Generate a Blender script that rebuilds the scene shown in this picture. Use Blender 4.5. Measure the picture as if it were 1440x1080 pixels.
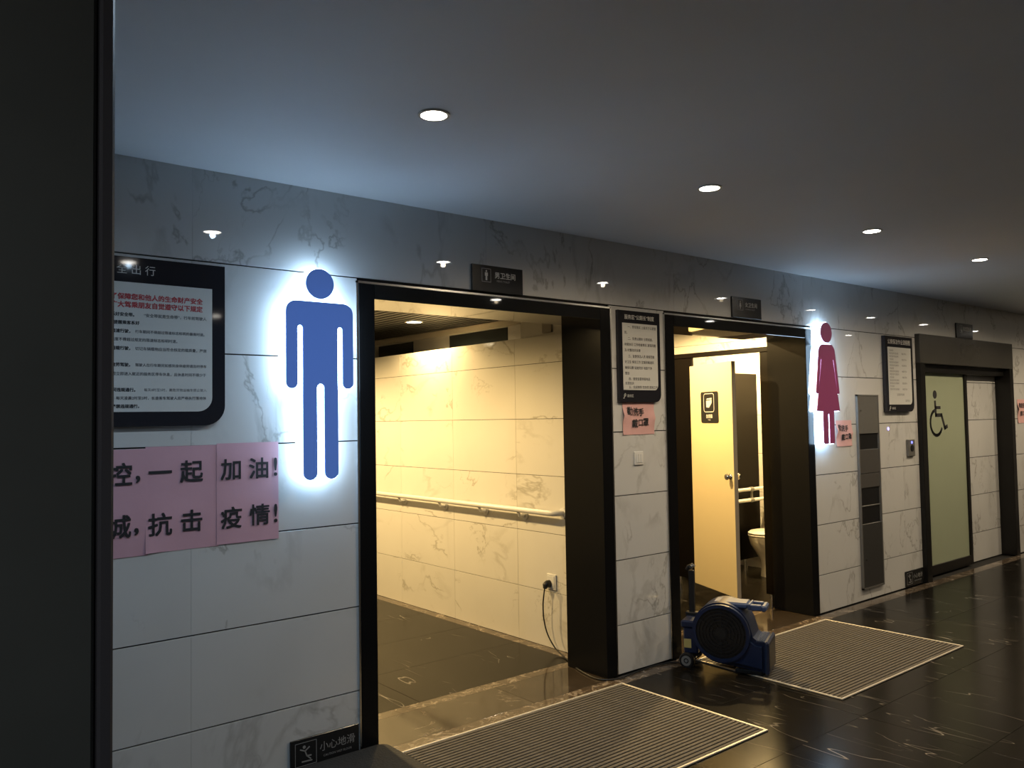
import bpy, bmesh, math, random
from mathutils import Vector, Matrix
random.seed(7)
for o in list(bpy.data.objects): bpy.data.objects.remove(o)
SC = bpy.context.scene
COL = SC.collection
PI = math.pi

# ------------------------------------------------------------------ camera
def make_camera():
    f, yaw, pitch, roll, cz, cd = 1158.02, 0.686731, 0.041987, -0.016455, 1.59537, 3.59316
    fwd = Vector((math.sin(yaw)*math.cos(pitch), math.cos(yaw)*math.cos(pitch), math.sin(pitch)))
    right = Vector((math.cos(yaw), -math.sin(yaw), 0)); up = right.cross(fwd)
    r2 = math.cos(roll)*right + math.sin(roll)*up
    u2 = -math.sin(roll)*right + math.cos(roll)*up
    cam = bpy.data.cameras.new('camera'); ob = bpy.data.objects.new('camera', cam); COL.objects.link(ob)
    cam.sensor_width = 36; cam.lens = f/1440*36; cam.clip_start = 0.05
    m = Matrix((r2, u2, -fwd)).transposed().to_4x4(); m.translation = (0, -cd, cz)
    ob.matrix_world = m
    SC.camera = ob
make_camera()

# ------------------------------------------------------------------ world, exposure
w = bpy.data.worlds.new('world'); SC.world = w; w.use_nodes = True
w.node_tree.nodes['Background'].inputs[0].default_value = (0.012, 0.013, 0.016, 1)
w.node_tree.nodes['Background'].inputs[1].default_value = 1.0
SC.view_settings.view_transform = 'Standard'; SC.view_settings.look = 'None'
SC.view_settings.exposure = 0.6; SC.view_settings.gamma = 1.0
SC.view_settings.use_curve_mapping = False
HALL_W = 24.5             # power of one hall downlight
HALL_COL = (1.0, 0.79, 0.52)
COOL_COL = (0.52, 0.76, 1.0)
WARM_COL = (1.0, 0.69, 0.29)
SIGN_STRENGTH = 8.0

# ------------------------------------------------------------------ materials
MATS = {}
def lin(r, g, b):
    c = lambda v: (v/255/12.92) if v/255 <= .04045 else ((v/255+.055)/1.055)**2.4
    return (c(r), c(g), c(b), 1)
def pbr(name, col, rough=.5, metal=0., emis=None, es=0., noise=0., nscale=20., bump=0., trans=0., ior=1.5, spec=.5, alpha=1.):
    m = bpy.data.materials.new(name); m.use_nodes = True; nt = m.node_tree; b = nt.nodes['Principled BSDF']
    col = tuple(col[:3])+(1,)
    b.inputs['Base Color'].default_value = col; b.inputs['Roughness'].default_value = rough
    b.inputs['Metallic'].default_value = metal; b.inputs['IOR'].default_value = ior
    b.inputs['Specular IOR Level'].default_value = spec
    if trans: b.inputs['Transmission Weight'].default_value = trans
    if emis: b.inputs['Emission Color'].default_value = tuple(emis[:3])+(1,); b.inputs['Emission Strength'].default_value = es
    if noise or bump:
        tc = nt.nodes.new('ShaderNodeTexCoord'); n = nt.nodes.new('ShaderNodeTexNoise')
        n.inputs['Scale'].default_value = nscale; n.inputs['Detail'].default_value = 4
        nt.links.new(tc.outputs['Object'], n.inputs['Vector'])
        if noise:
            mx = nt.nodes.new('ShaderNodeMix'); mx.data_type = 'RGBA'
            mx.inputs[6].default_value = tuple(c*(1-noise) for c in col[:3])+(1,)
            mx.inputs[7].default_value = tuple(min(1, c*(1+noise)) for c in col[:3])+(1,)
            nt.links.new(n.outputs['Fac'], mx.inputs[0]); nt.links.new(mx.outputs[2], b.inputs['Base Color'])
        if bump:
            bp = nt.nodes.new('ShaderNodeBump'); bp.inputs['Strength'].default_value = bump; bp.inputs['Distance'].default_value = .01
            nt.links.new(n.outputs['Fac'], bp.inputs['Height']); nt.links.new(bp.outputs['Normal'], b.inputs['Normal'])
    MATS[name] = m
    return m
def marble(name, base, vein, rough, layers, cloud=.06, detail=6, dist=.4, cloud_scale=2.5, spec=.5):
    """layers: (scale, stretch(xyz), rot(xyz), width, mask_lo, mask_hi, mask_scale, strength)"""
    m = bpy.data.materials.new(name); m.use_nodes = True; nt = m.node_tree; N = nt.nodes; L = nt.links
    b = N['Principled BSDF']; b.inputs['Roughness'].default_value = rough; b.inputs['Specular IOR Level'].default_value = spec
    tc = N.new('ShaderNodeTexCoord'); oi = N.new('ShaderNodeObjectInfo')
    mul = N.new('ShaderNodeVectorMath'); mul.operation = 'SCALE'; mul.inputs[0].default_value = (37.3, 91.7, 53.1)
    L.new(oi.outputs['Random'], mul.inputs['Scale'])
    add = N.new('ShaderNodeVectorMath'); add.operation = 'ADD'
    L.new(tc.outputs['Object'], add.inputs[0]); L.new(mul.outputs[0], add.inputs[1])
    cl = N.new('ShaderNodeTexNoise'); cl.inputs['Scale'].default_value = cloud_scale; cl.inputs['Detail'].default_value = 5
    L.new(add.outputs[0], cl.inputs['Vector'])
    mx = N.new('ShaderNodeMix'); mx.data_type = 'RGBA'
    mx.inputs[6].default_value = tuple(c*(1-cloud) for c in base)+(1,); mx.inputs[7].default_value = tuple(c*(1+cloud) for c in base)+(1,)
    L.new(cl.outputs['Fac'], mx.inputs[0]); cur = mx.outputs[2]
    for (s, st, rot, wd, lo, hi, ms, strg) in layers:
        mp = N.new('ShaderNodeMapping'); mp.inputs['Scale'].default_value = st; mp.inputs['Rotation'].default_value = rot
        L.new(add.outputs[0], mp.inputs['Vector'])
        n = N.new('ShaderNodeTexNoise'); n.inputs['Scale'].default_value = s; n.inputs['Detail'].default_value = detail
        n.inputs['Roughness'].default_value = .55; n.inputs['Distortion'].default_value = dist
        L.new(mp.outputs[0], n.inputs['Vector'])
        a = N.new('ShaderNodeMath'); a.operation = 'SUBTRACT'; a.inputs[1].default_value = .5; L.new(n.outputs['Fac'], a.inputs[0])
        a2 = N.new('ShaderNodeMath'); a2.operation = 'ABSOLUTE'; L.new(a.outputs[0], a2.inputs[0])
        r = N.new('ShaderNodeMapRange'); r.inputs['From Min'].default_value = 0; r.inputs['From Max'].default_value = wd
        r.inputs['To Min'].default_value = 1; r.inputs['To Max'].default_value = 0; L.new(a2.outputs[0], r.inputs['Value'])
        k = N.new('ShaderNodeTexNoise'); k.inputs['Scale'].default_value = ms; k.inputs['Detail'].default_value = 3
        L.new(add.outputs[0], k.inputs['Vector'])
        r2 = N.new('ShaderNodeMapRange'); r2.inputs['From Min'].default_value = lo; r2.inputs['From Max'].default_value = hi
        L.new(k.outputs['Fac'], r2.inputs['Value'])
        p = N.new('ShaderNodeMath'); p.operation = 'MULTIPLY'; L.new(r.outputs[0], p.inputs[0]); L.new(r2.outputs[0], p.inputs[1])
        p2 = N.new('ShaderNodeMath'); p2.operation = 'MULTIPLY'; p2.inputs[1].default_value = strg; L.new(p.outputs[0], p2.inputs[0])
        mm = N.new('ShaderNodeMix'); mm.data_type = 'RGBA'; mm.inputs[7].default_value = tuple(vein)+(1,)
        L.new(p2.outputs[0], mm.inputs[0]); L.new(cur, mm.inputs[6]); cur = mm.outputs[2]
    L.new(cur, b.inputs['Base Color'])
    MATS[name] = m
    return m
marble('wall_marble', (.64, .64, .632), (.30, .29, .27), .022, [
    (1.6, (1, 1, .7), (0, .9, 0), .010, .44, .56, 2.2, .70),
    (2.3, (1, 1, .55), (0, .75, 0), .035, .52, .64, 1.6, .42),
    (4.0, (1, 1, .6), (0, .8, 0), .008, .59, .68, 2.2, .4)])
marble('interior_marble', (.70, .675, .62), (.36, .33, .27), .07, [
    (1.6, (1, .7, 1), (.9, 0, 0), .012, .47, .57, 2.2, .7),
    (2.3, (1, .55, 1), (.75, 0, 0), .03, .54, .66, 1.6, .4),
    (4.0, (1, .6, 1), (.8, 0, 0), .008, .57, .66, 2.2, .45)])
marble('floor_marble', (.011, .0095, .0075), (.36, .33, .29), .19, [
    (1.7, (2.6, .42, 1), (0, 0, .3), .0035, .47, .62, 2.6, .65),
    (3.4, (2.6, .45, 1), (0, 0, .4), .0055, .59, .67, 3.5, .6)], cloud=.25, spec=.10, detail=2.0, dist=.12)
marble('border_marble', (.085, .062, .042), (.42, .35, .27), .10, [
    (7, (1, 1, 1), (0, 0, .5), .035, .42, .6, 6, .75),
    (16, (1, 1, 1), (0, 0, .2), .03, .45, .62, 9, .6)], cloud=.4, cloud_scale=9)
marble('threshold_marble', (.040, .030, .021), (.25, .20, .15), .09, [
    (5, (1, 1, 1), (0, 0, .5), .02, .5, .62, 4, .5)], cloud=.45, cloud_scale=7)
pbr('grout', (.012, .011, .010), .9)
pbr('plain_wall', (.30, .29, .28), .6, noise=.06, nscale=4)
pbr('ceiling_paint', (.76, .77, .79), .75, noise=.03, nscale=3)
pbr('black_gloss', (.010, .0105, .011), .03, spec=.75)
pbr('jamb_black', (.0075, .0075, .008), .2, spec=.12)
pbr('black_satin', (.010, .0095, .009), .28, spec=.3, noise=.2, nscale=9)
pbr('dark_header', (.060, .058, .053), .25, noise=.15, nscale=6)
pbr('silver_trim', (.62, .62, .62), .25, 1.0)
pbr('column_dark', (.088, .086, .074), .45, noise=.15, nscale=8)
pbr('column_trim', (.075, .066, .069), .35)
pbr('board_black', (.020, .020, .026), .05)
pbr('plate_black', (.017, .017, .018), .2)
pbr('board_white', (.66, .66, .64), .12)
pbr('ink_red', (.42, .035, .045), .5)
pbr('ink_black', (.022, .022, .026), .55)
pbr('ink_grey', (.085, .085, .095), .55)
pbr('letter_white', (.62, .62, .60), .5)
pbr('letter_grey', (.30, .30, .30), .5)
pbr('pink_paper', (.66, .38, .45), .75, noise=.07, nscale=6, bump=.25)
pbr('note_paper', (.72, .42, .41), .75, noise=.07, nscale=9, bump=.3)
pbr('sign_blue', (.07, .16, .52), .3, emis=(.13, .27, .80), es=.17)
pbr('sign_pink', (.22, .04, .10), .3, emis=(.52, .14, .36), es=.055)
pbr('acrylic_glow', (.8, .85, .9), .4, emis=(.50, .74, 1.0), es=SIGN_STRENGTH)
pbr('lamp_glow', (.9, .9, .9), .4, emis=(1.0, .93, .82), es=26)
pbr('lamp_glow_warm', (.9, .9, .9), .4, emis=(1.0, .84, .55), es=18)
pbr('lamp_ring', (.55, .55, .55), .35)
pbr('mat_rib', (.095, .082, .066), .8, noise=.35, nscale=60, bump=.5)
pbr('mat_base', (.012, .011, .010), .8)
pbr('mat_frame', (.58, .54, .46), .45, .35)
pbr('rubber_mat', (.022, .022, .021), .85, noise=.3, nscale=90, bump=.5)
pbr('blower_blue', (.009, .019, .060), .32, noise=.12, nscale=12)
pbr('blower_blue_pale', (.055, .085, .18), .35, noise=.15, nscale=12)
pbr('black_plastic', (.012, .012, .013), .4)
pbr('grey_plastic', (.20, .20, .19), .45)
pbr('yellow_sticker', (.55, .45, .16), .5)
pbr('white_plastic', (.74, .73, .70), .3)
pbr('porcelain', (.80, .79, .76), .08)
pbr('chrome', (.72, .72, .72), .12, 1.0)
pbr('steel_dark', (.20, .195, .185), .38, .35, noise=.05, nscale=30)
pbr('steel_lower', (.055, .054, .053), .35, .2, noise=.05, nscale=30)
pbr('steel_mid', (.11, .105, .10), .35, .3, noise=.05, nscale=30)
pbr('steel_black', (.012, .012, .013), .3)
pbr('door_cream', (.72, .60, .36), .35, noise=.02, nscale=5)
pbr('door_edge', (.33, .29, .23), .5)
pbr('cubicle_dark', (.0045, .0034, .0027), .35, noise=.2, nscale=7, spec=.1)
pbr('slat_dark', (.016, .0165, .018), .4)
pbr('slat_back', (.010, .010, .011), .7)
pbr('window_dark', (.012, .015, .017), .1)
pbr('frieze', (.30, .27, .23), .5, noise=.08, nscale=5)
pbr('led_blue', (.1, .1, .4), .3, emis=(.12, .14, 1.0), es=3.0)
pbr('led_violet', (.3, .25, .5), .3, emis=(.45, .38, 1.0), es=1.6)
def frosted():
    m = pbr('frosted_glass', (.43, .48, .34), .3, trans=.12, noise=.05, nscale=3)
    return m
frosted()

# ------------------------------------------------------------------ mesh helpers
class MB:
    def __init__(self): self.v = []; self.f = []; self.smooth = False
    def add(self, vs, fs):
        k = len(self.v); self.v += [tuple(p) for p in vs]; self.f += [tuple(i+k for i in q) for q in fs]; return self
    def box(self, x0, x1, y0, y1, z0, z1):
        return self.add([(x0,y0,z0),(x1,y0,z0),(x1,y1,z0),(x0,y1,z0),(x0,y0,z1),(x1,y0,z1),(x1,y1,z1),(x0,y1,z1)],
            [(0,3,2,1),(4,5,6,7),(0,1,5,4),(1,2,6,5),(2,3,7,6),(3,0,4,7)])
    def cbox(self, x0, x1, y0, y1, z0, z1, c=.004):
        """box with chamfered edges"""
        X = (x0, x0+c, x1-c, x1); Y = (y0, y0+c, y1-c, y1); Z = (z0, z0+c, z1-c, z1)
        bm = bmesh.new(); bmesh.ops.create_cube(bm, size=1)
        for q in bm.verts: q.co = Vector(((x0+x1)/2+q.co.x*(x1-x0), (y0+y1)/2+q.co.y*(y1-y0), (z0+z1)/2+q.co.z*(z1-z0)))
        bmesh.ops.bevel(bm, geom=list(bm.edges), offset=c, segments=1, affect='EDGES')
        self.bm(bm); return self
    def bm(self, bm):
        bm.verts.index_update(); self.add([q.co for q in bm.verts], [[q.index for q in f.verts] for f in bm.faces]); bm.free()
    def tube(self, pts, r, seg=10, cap=True):
        pts = [Vector(p) for p in pts]; n = len(pts); rings = []
        up = Vector((0, 0, 1)); prev = None
        for i, p in enumerate(pts):
            t = (pts[min(i+1, n-1)]-pts[max(i-1, 0)]).normalized()
            if prev is None:
                a = up if abs(t.z) < .9 else Vector((1, 0, 0)); u = t.cross(a).normalized()
            else:
                u = (prev - t*prev.dot(t)).normalized()
            prev = u; v = t.cross(u)
            rr = r[i] if isinstance(r, (list, tuple)) else r
            rings.append([p+(u*math.cos(2*PI*k/seg)+v*math.sin(2*PI*k/seg))*rr for k in range(seg)])
        vs = [q for R in rings for q in R]; fs = []
        for i in range(n-1):
            for k in range(seg):
                fs.append((i*seg+k, i*seg+(k+1) % seg, (i+1)*seg+(k+1) % seg, (i+1)*seg+k))
        if cap: fs += [tuple(range(seg))[::-1], tuple(range((n-1)*seg, n*seg))]
        self.smooth = True
        return self.add(vs, fs)
    def loft(self, rings, cap=True):
        seg = len(rings[0]); vs = [q for R in rings for q in R]; fs = []
        for i in range(len(rings)-1):
            for k in range(seg): fs.append((i*seg+k, i*seg+(k+1) % seg, (i+1)*seg+(k+1) % seg, (i+1)*seg+k))
        if cap: fs += [tuple(range(seg))[::-1], tuple(range((len(rings)-1)*seg, len(rings)*seg))]
        self.smooth = True
        return self.add(vs, fs)
    def prism(self, poly, fn, a, b):
        """poly: 2D points; fn(u, v, d) -> 3D; extruded from d=a to d=b"""
        n = len(poly)
        vs = [fn(u, v, a) for u, v in poly]+[fn(u, v, b) for u, v in poly]
        fs = [tuple(range(n)), tuple(range(2*n-1, n-1, -1))]
        fs += [(i, i+n, (i+1) % n+n, (i+1) % n) for i in range(n)]
        return self.add(vs, fs)
    def ring(self, c, r0, r1, fn, a, b, seg=32):
        """annulus prism about c in the (u, v) plane"""
        vs = []
        for d in (a, b):
            for r in (r0, r1):
                vs += [fn(c[0]+r*math.cos(2*PI*k/seg), c[1]+r*math.sin(2*PI*k/seg), d) for k in range(seg)]
        fs = []
        for k in range(seg):
            j = (k+1) % seg
            fs += [(k, j, seg+j, seg+k), (2*seg+k, 3*seg+k, 3*seg+j, 2*seg+j), (seg+k, seg+j, 3*seg+j, 3*seg+k), (k, 2*seg+k, 2*seg+j, j)]
        return self.add(vs, fs)
WL = {}
def link(o, parent):
    COL.objects.link(o)
    if parent is not None: o.parent = parent
def props(o, label=None, cat=None, group=None, kind=None):
    if label: o['label'] = label
    if cat: o['category'] = cat
    if group: o['group'] = group
    if kind: o['kind'] = kind
    return o
def thing(name, loc, label=None, cat=None, group=None, kind=None, rz=0, parent=None):
    o = bpy.data.objects.new(name, None); o.empty_display_size = .05; link(o, parent)
    base = WL.get(parent.name, Vector()) if parent else Vector()
    o.location = Vector(loc)-base; o.rotation_euler = (0, 0, rz); WL[o.name] = Vector(loc)
    return props(o, label, cat, group, kind)
def mesh_from(vs, fs, smooth=False):
    me = bpy.data.meshes.new('m'); me.from_pydata(vs, [], fs)
    bm = bmesh.new(); bm.from_mesh(me); bmesh.ops.recalc_face_normals(bm, faces=bm.faces); bm.to_mesh(me); bm.free()
    if smooth:
        for p in me.polygons: p.use_smooth = True
        try: me.set_sharp_from_angle(angle=math.radians(40))
        except Exception: pass
    return me
def obj(name, mb, mat, parent=None, local=False, **kw):
    """world-space vertices unless local (then in the space of the rotated parent)"""
    xs = [[p[i] for p in mb.v] for i in range(3)]
    c = Vector([(min(a)+max(a))/2 for a in xs])
    me = mesh_from([tuple(Vector(p)-c) for p in mb.v], mb.f, mb.smooth); me.name = name
    m = MATS[mat] if isinstance(mat, str) else mat
    me.materials.append(m)
    o = bpy.data.objects.new(name, me); link(o, parent)
    if local: o.location = c - (Vector(parent['_c']) if parent and '_c' in parent else Vector()); o['_c'] = tuple(c)
    else:
        o.location = c-(WL[parent.name] if parent else Vector()); WL[o.name] = c
    return props(o, **kw)
TEXTS = []
def text_mb(body, size, spacing=1., align='CENTER', line=1.0):
    cu = bpy.data.curves.new('t', 'FONT'); cu.body = body; cu.size = size; cu.align_x = align
    cu.space_character = spacing; cu.space_line = line; cu.resolution_u = 2
    o = bpy.data.objects.new('t', cu); COL.objects.link(o); bpy.context.view_layer.update()
    dg = bpy.context.evaluated_depsgraph_get(); me = bpy.data.meshes.new_from_object(o.evaluated_get(dg))
    vs = [tuple(q.co) for q in me.vertices]; fs = [tuple(p.vertices) for p in me.polygons]
    bpy.data.objects.remove(o); bpy.data.curves.remove(cu); bpy.data.meshes.remove(me)
    return vs, fs
def text(name, body, size, mat, parent, fn, u, v, local=False, thick=.0006, rot=0., **kw):
    """body centred (CENTER) or starting (LEFT) at u with its mid-height at v; fn maps (u, v, d)"""
    bold = kw.pop('bold', 0.)*size
    vs, fs = text_mb(body, size, **kw)
    ys = [q[1] for q in vs]; my = (min(ys)+max(ys))/2
    ca, sa = math.cos(rot), math.sin(rot)
    mb = MB(); pts = [((q[0])*ca-(q[1]-my)*sa, (q[0])*sa+(q[1]-my)*ca) for q in vs]
    for k, (ou, ov) in enumerate([(0, 0)] if bold < 2e-4 else [(bold, bold), (-bold, bold), (-bold, -bold), (bold, -bold)]):
        mb.add([fn(u+a+ou, v+b+ov, thick+k*2e-5) for a, b in pts], fs)
    return obj(name, mb, mat, parent, local)
def rpoly(pts, seg=6):
    """pts: (x, y, r) polygon with rounded corners"""
    out = []; n = len(pts)
    for i in range(n):
        p = Vector(pts[i][:2]); r = pts[i][2] if len(pts[i]) > 2 else 0
        if r <= 0: out.append(tuple(p)); continue
        a = Vector(pts[i-1][:2])-p; b = Vector(pts[(i+1) % n][:2])-p
        la, lb = a.length, b.length; a.normalize(); b.normalize()
        ang = a.angle(b); t = min(r/math.tan(ang/2), la*.499, lb*.499); r = t*math.tan(ang/2)
        c = p+(a+b).normalized()*(r/math.sin(ang/2))
        s = p+a*t-c; e = p+b*t-c; tot = s.angle(e); sg = 1 if s.cross(e) > 0 else -1
        for k in range(seg+1):
            th = sg*tot*k/seg
            out.append((c.x+s.x*math.cos(th)-s.y*math.sin(th), c.y+s.x*math.sin(th)+s.y*math.cos(th)))
    return out
def circle(cx, cy, r, seg=32): return [(cx+r*math.cos(2*PI*k/seg), cy+r*math.sin(2*PI*k/seg)) for k in range(seg)]
def rect(u0, u1, v0, v1): return [(u0, v0), (u1, v0), (u1, v1), (u0, v1)]
def front(y):               # plane facing -y at y; d counts towards the viewer
    return lambda u, v, d: (u, y-d, v)
def strokes(name, segs, wd, mat, parent, fn, th=.001, local=False):
    """flat strokes: list of polylines in (u, v)"""
    mb = MB()
    for pl in segs:
        for (a, b) in zip(pl[:-1], pl[1:]):
            A = Vector(a); B = Vector(b); t = (B-A).normalized(); n = Vector((-t.y, t.x))*wd/2; A = A-t*wd*.35; B = B+t*wd*.35
            mb.prism([A+n, A-n, B-n, B+n], fn, 0, th)
    return obj(name, mb, mat, parent, local)

# ------------------------------------------------------------------ tiles
TC = {}
def tile(parent, axis, a0, a1, b0, b1, face, sign, mat, gap_a=.0003, gap_b=.0030, t=.012, name='tile'):
    """axis 'y': wall facing sign*y (a = x, b = z); 'x': wall facing sign*x (a = y, b = z); 'z': floor (a = x, b = y)"""
    a0 += gap_a; a1 -= gap_a; b0 += gap_b; b1 -= gap_b
    if a1-a0 < .01 or b1-b0 < .01: return
    key = (axis, round(a1-a0, 4), round(b1-b0, 4), sign, mat)
    if key not in TC:
        hw, hh, c = (a1-a0)/2, (b1-b0)/2, .0006
        P = []
        for (d, k) in ((-t, 0), (-c, 0), (0, c)):
            for (sa, sb) in ((-1, -1), (1, -1), (1, 1), (-1, 1)):
                u, v = sa*(hw-k), sb*(hh-k)
                P.append({'y': (u, sign*d, v), 'x': (sign*d, u, v), 'z': (u, v, d)}[axis])
        F = [(0, 3, 2, 1), (8, 9, 10, 11)]
        for r in (0, 4): F += [(r+i, r+(i+1) % 4, r+4+(i+1) % 4, r+4+i) for i in range(4)]
        me = mesh_from(P, F); me.name = name; me.materials.append(MATS[mat]); TC[key] = me
    o = bpy.data.objects.new(name, TC[key]); link(o, parent)
    ca, cb = (a0+a1)/2, (b0+b1)/2
    c = Vector({'y': (ca, face, cb), 'x': (face, ca, cb), 'z': (ca, cb, face)}[axis])
    o.location = c-WL[parent.name]
    return o

# ------------------------------------------------------------------ setting: floor
def build_floor():
    mb = MB().box(-3, 14, -7, 5.2, -.12, -.012)
    fl = obj('floor', mb, 'grout', kind='structure')
    fl['label'] = 'dark polished marble floor with thin white veins'
    for r in range(12):
        y1 = -.135-.6*r; y0 = max(y1-.6, -7)
        for k in range(15):
            x0 = -3+1.2*k+(0.0); x1 = min(x0+1.2, 14)
            tile(fl, 'z', x0, x1, y0, y1, 0, 1, 'floor_marble', .0008, .0008)
    for k in range(12):
        x0 = -3+1.45*k; x1 = min(14, x0+1.45)
        tile(fl, 'z', x0, x1, -.135, -.03, 0, 1, 'border_marble', .0005, .0005, name='border_strip')
    for (a, b) in ((2.0, 3.70), (4.3, 6.0)):
        m = (a+b)/2
        for (x0, x1) in ((a, m+.2), (m+.2, b)):
            tile(fl, 'z', x0, x1, -.03, .33, 0, 1, 'threshold_marble', .0008, .0005, name='threshold_slab')
    # men's side
    tile(fl, 'z', .6, 2.4, .33, .415, 0, 1, 'border_marble', .0005, .0005, name='border_strip')
    tile(fl, 'z', 2.4, 3.775, .33, .415, 0, 1, 'border_marble', .0005, .0005, name='border_strip')
    for k in range(4): tile(fl, 'z', 3.775, 3.86, .33+k*1.2, .33+(k+1)*1.2, 0, 1, 'border_marble', .0005, .0005, name='border_strip')
    for r in range(8):
        for (x0, x1) in ((.6, 1.375), (1.375, 2.575), (2.575, 3.775)):
            tile(fl, 'z', x0, x1, .415+.6*r, min(.415+.6*r+.6, 5.2), 0, 1, 'floor_marble', .0008, .0008)
    # women's side
    tile(fl, 'z', 4.0, 6.0, .33, .415, 0, 1, 'border_marble', .0005, .0005, name='border_strip')
    tile(fl, 'z', 6.0, 7.46, .33, .415, 0, 1, 'border_marble', .0005, .0005, name='border_strip')
    for r in range(6):
        for (x0, x1) in ((4.2, 5.2), (5.2, 6.3), (6.3, 7.46)):
            tile(fl, 'z', x0, x1, .415+.6*r, .415+.6*r+.6, 0, 1, 'floor_marble', .0008, .0008)
build_floor()

# ------------------------------------------------------------------ setting: walls
ROWS = [0, .30, .70, 1.10, 1.50, 1.90, 2.30]
def build_front_wall():
    t = .34; b = .012
    mb = MB()
    for (x0, x1) in ((-3, 1.985), (3.73, 4.275), (6.055, 7.90), (10.13, 14)):
        mb.box(x0, x1, b, t, 0, 2.30)
    mb.box(-3, 14, b, t, 2.28, 2.72)
    mb.box(7.90, 10.13, .13, t, 0, 2.28)       # behind the sliding door
    wf = obj('wall_front', mb, 'grout', kind='structure')
    wf['label'] = 'long white marble tiled wall with the washroom doorways'
    def seg(xs, x_last=None):
        for (z0, z1) in zip(ROWS[:-1], ROWS[1:]):
            for (x0, x1) in zip(xs[:-1], xs[1:]): tile(wf, 'y', x0, x1, z0, z1, 0, -1, 'wall_marble')
    seg([-3, -2.03, -1.23, -.43, .37, 1.17, 1.97])
    seg([3.745, 4.265])
    seg([6.065, 6.77, 7.57, 7.885])
    seg([10.145, 10.78, 11.58, 12.38, 13.18, 14])
    for k in range(11):
        x0 = -2.024+1.6*k; x1 = min(x0+1.6, 14)
        tile(wf, 'y', x0, x1-(.004 if abs(x1-7.576) < .01 else 0), 2.30, 2.71, 0, -1, 'wall_marble')
    tile(wf, 'y', -3, -2.024, 2.30, 2.71, 0, -1, 'wall_marble')
    # fixed tiled panel beside the sliding glass door
    for (z0, z1) in zip(ROWS[:-2]+[1.90], ROWS[1:-1]+[1.975]):
        tile(wf, 'y', 9.16, 10.06, z0, z1, .115, -1, 'wall_marble')
build_front_wall()

def struct(name, mb, mat, label):
    o = obj(name, mb, mat, kind='structure'); o['label'] = label
    return o
struct('ceiling', MB().box(-3, 14, -7, .34, 2.705, 2.85), 'ceiling_paint', 'plain flat white painted hall ceiling')
struct('wall_back', MB().box(-3, 14, -7.2, -7, 0, 2.85), 'plain_wall', 'plain wall across the hall')
struct('wall_left', MB().box(-3.2, -3, -7, .34, 0, 2.85), 'plain_wall', 'plain wall closing the hall on the left')
struct('wall_right', MB().box(14, 14.2, -7, .34, 0, 2.85), 'plain_wall', 'plain wall closing the hall on the right')

def build_column():
    o = struct('wall_column', MB().cbox(-1.3, .2205, -2.6, -2.2, 0, 2.705, .004), 'column_dark', 'dark column close to the camera with a corner trim')
    obj('corner_trim', MB().cbox(.2225, .2385, -2.604, -2.2, 0, 2.705, .003), 'column_trim', o)
build_column()

# men's corridor
def build_men_room():
    mb = MB().box(3.872, 4.25, .34, 5.0, 0, 2.17)
    wr = struct('wall_men_right', mb, 'grout', 'cream marble tiled side wall inside the left washroom doorway')
    rows = [0, .385, .79, 1.19, 1.59, 1.985, 2.18]; ys = [.34, 1.08, 1.88, 2.68, 3.48, 4.28, 5.0]
    for (z0, z1) in zip(rows[:-1], rows[1:]):
        for (a, b) in zip(ys[:-1], ys[1:]): tile(wr, 'x', a, b, z0, z1, 3.86, -1, 'interior_marble', .0008, .0016)
    obj('ledge', MB().box(3.862, 4.25, .342, 5.0, 2.171, 2.18), 'interior_marble', wr)
    # upper frieze set back behind the ledge
    up = struct('wall_men_upper', MB().box(4.25, 4.4, .34, 5.0, 2.18, 2.41), 'frieze', 'set back beige frieze above the cream tiled wall')
    for (y0, y1) in ((1.62, 2.45), (3.05, 3.7), (3.9, 4.7)):
        obj('dark_panel', MB().cbox(4.236, 4.252, y0, y1, 2.185, 2.345, .003), 'window_dark', up)
    obj('cornice', MB().box(4.215, 4.252, 1.07, 5.0, 2.352, 2.40), 'frieze', up)
    pr = MB().box(3.90, 4.249, .342, 1.05, 2.181, 2.40)
    obj('flush_panel', pr, 'interior_marble', up)
    obj('wall_box', MB().cbox(3.885, 3.90, .70, .80, 2.20, 2.30, .003), 'frieze', up)
    struct('wall_men_left', MB().box(.4, .6, .34, 5.2, 0, 2.41), 'plain_wall', 'plain side wall hidden inside the left washroom')
    struct('wall_men_back', MB().box(.4, 4.4, 5.0, 5.2, 0, 2.41), 'plain_wall', 'plain end wall inside the left washroom')
    ce = struct('ceiling_men', MB().box(.4, 4.4, .34, 5.2, 2.425, 2.5), 'slat_back', 'dark slatted ceiling inside the left washroom')
    sl = MB(); x = .62
    while x < 4.2:
        sl.box(x, x+.05, .345, 4.99, 2.405, 2.425); x += .075
    s = obj('slats', sl, 'slat_dark', ce); s['kind'] = 'stuff'
build_men_room()

def build_women_room():
    wb = struct('wall_women_right', MB().box(7.472, 7.7, .34, 4.0, 0, 2.6), 'grout', 'cream marble tiled wall behind the open cubicle')
    rows = [0, .385, .79, 1.19, 1.59, 1.985, 2.385, 2.6]; ys = [.34, .95, 1.75, 2.55, 3.35, 4.0]
    for (z0, z1) in zip(rows[:-1], rows[1:]):
        for (a, b) in zip(ys[:-1], ys[1:]): tile(wb, 'x', a, b, z0, z1, 7.46, -1, 'interior_marble', .0008, .0016)
    struct('wall_women_left', MB().box(3.99+.25, 4.25+.01, .34, 4.0, 0, 2.6), 'plain_wall', 'plain side wall hidden inside the right washroom')
    struct('wall_women_back', MB().box(4.24, 7.7, 4.0, 4.2, 0, 2.6), 'plain_wall', 'plain end wall inside the right washroom')
    struct('ceiling_women', MB().box(4.24, 7.7, .34, 4.2, 2.6, 2.7), 'ceiling_paint', 'pale ceiling inside the right washroom')
build_women_room()

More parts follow.
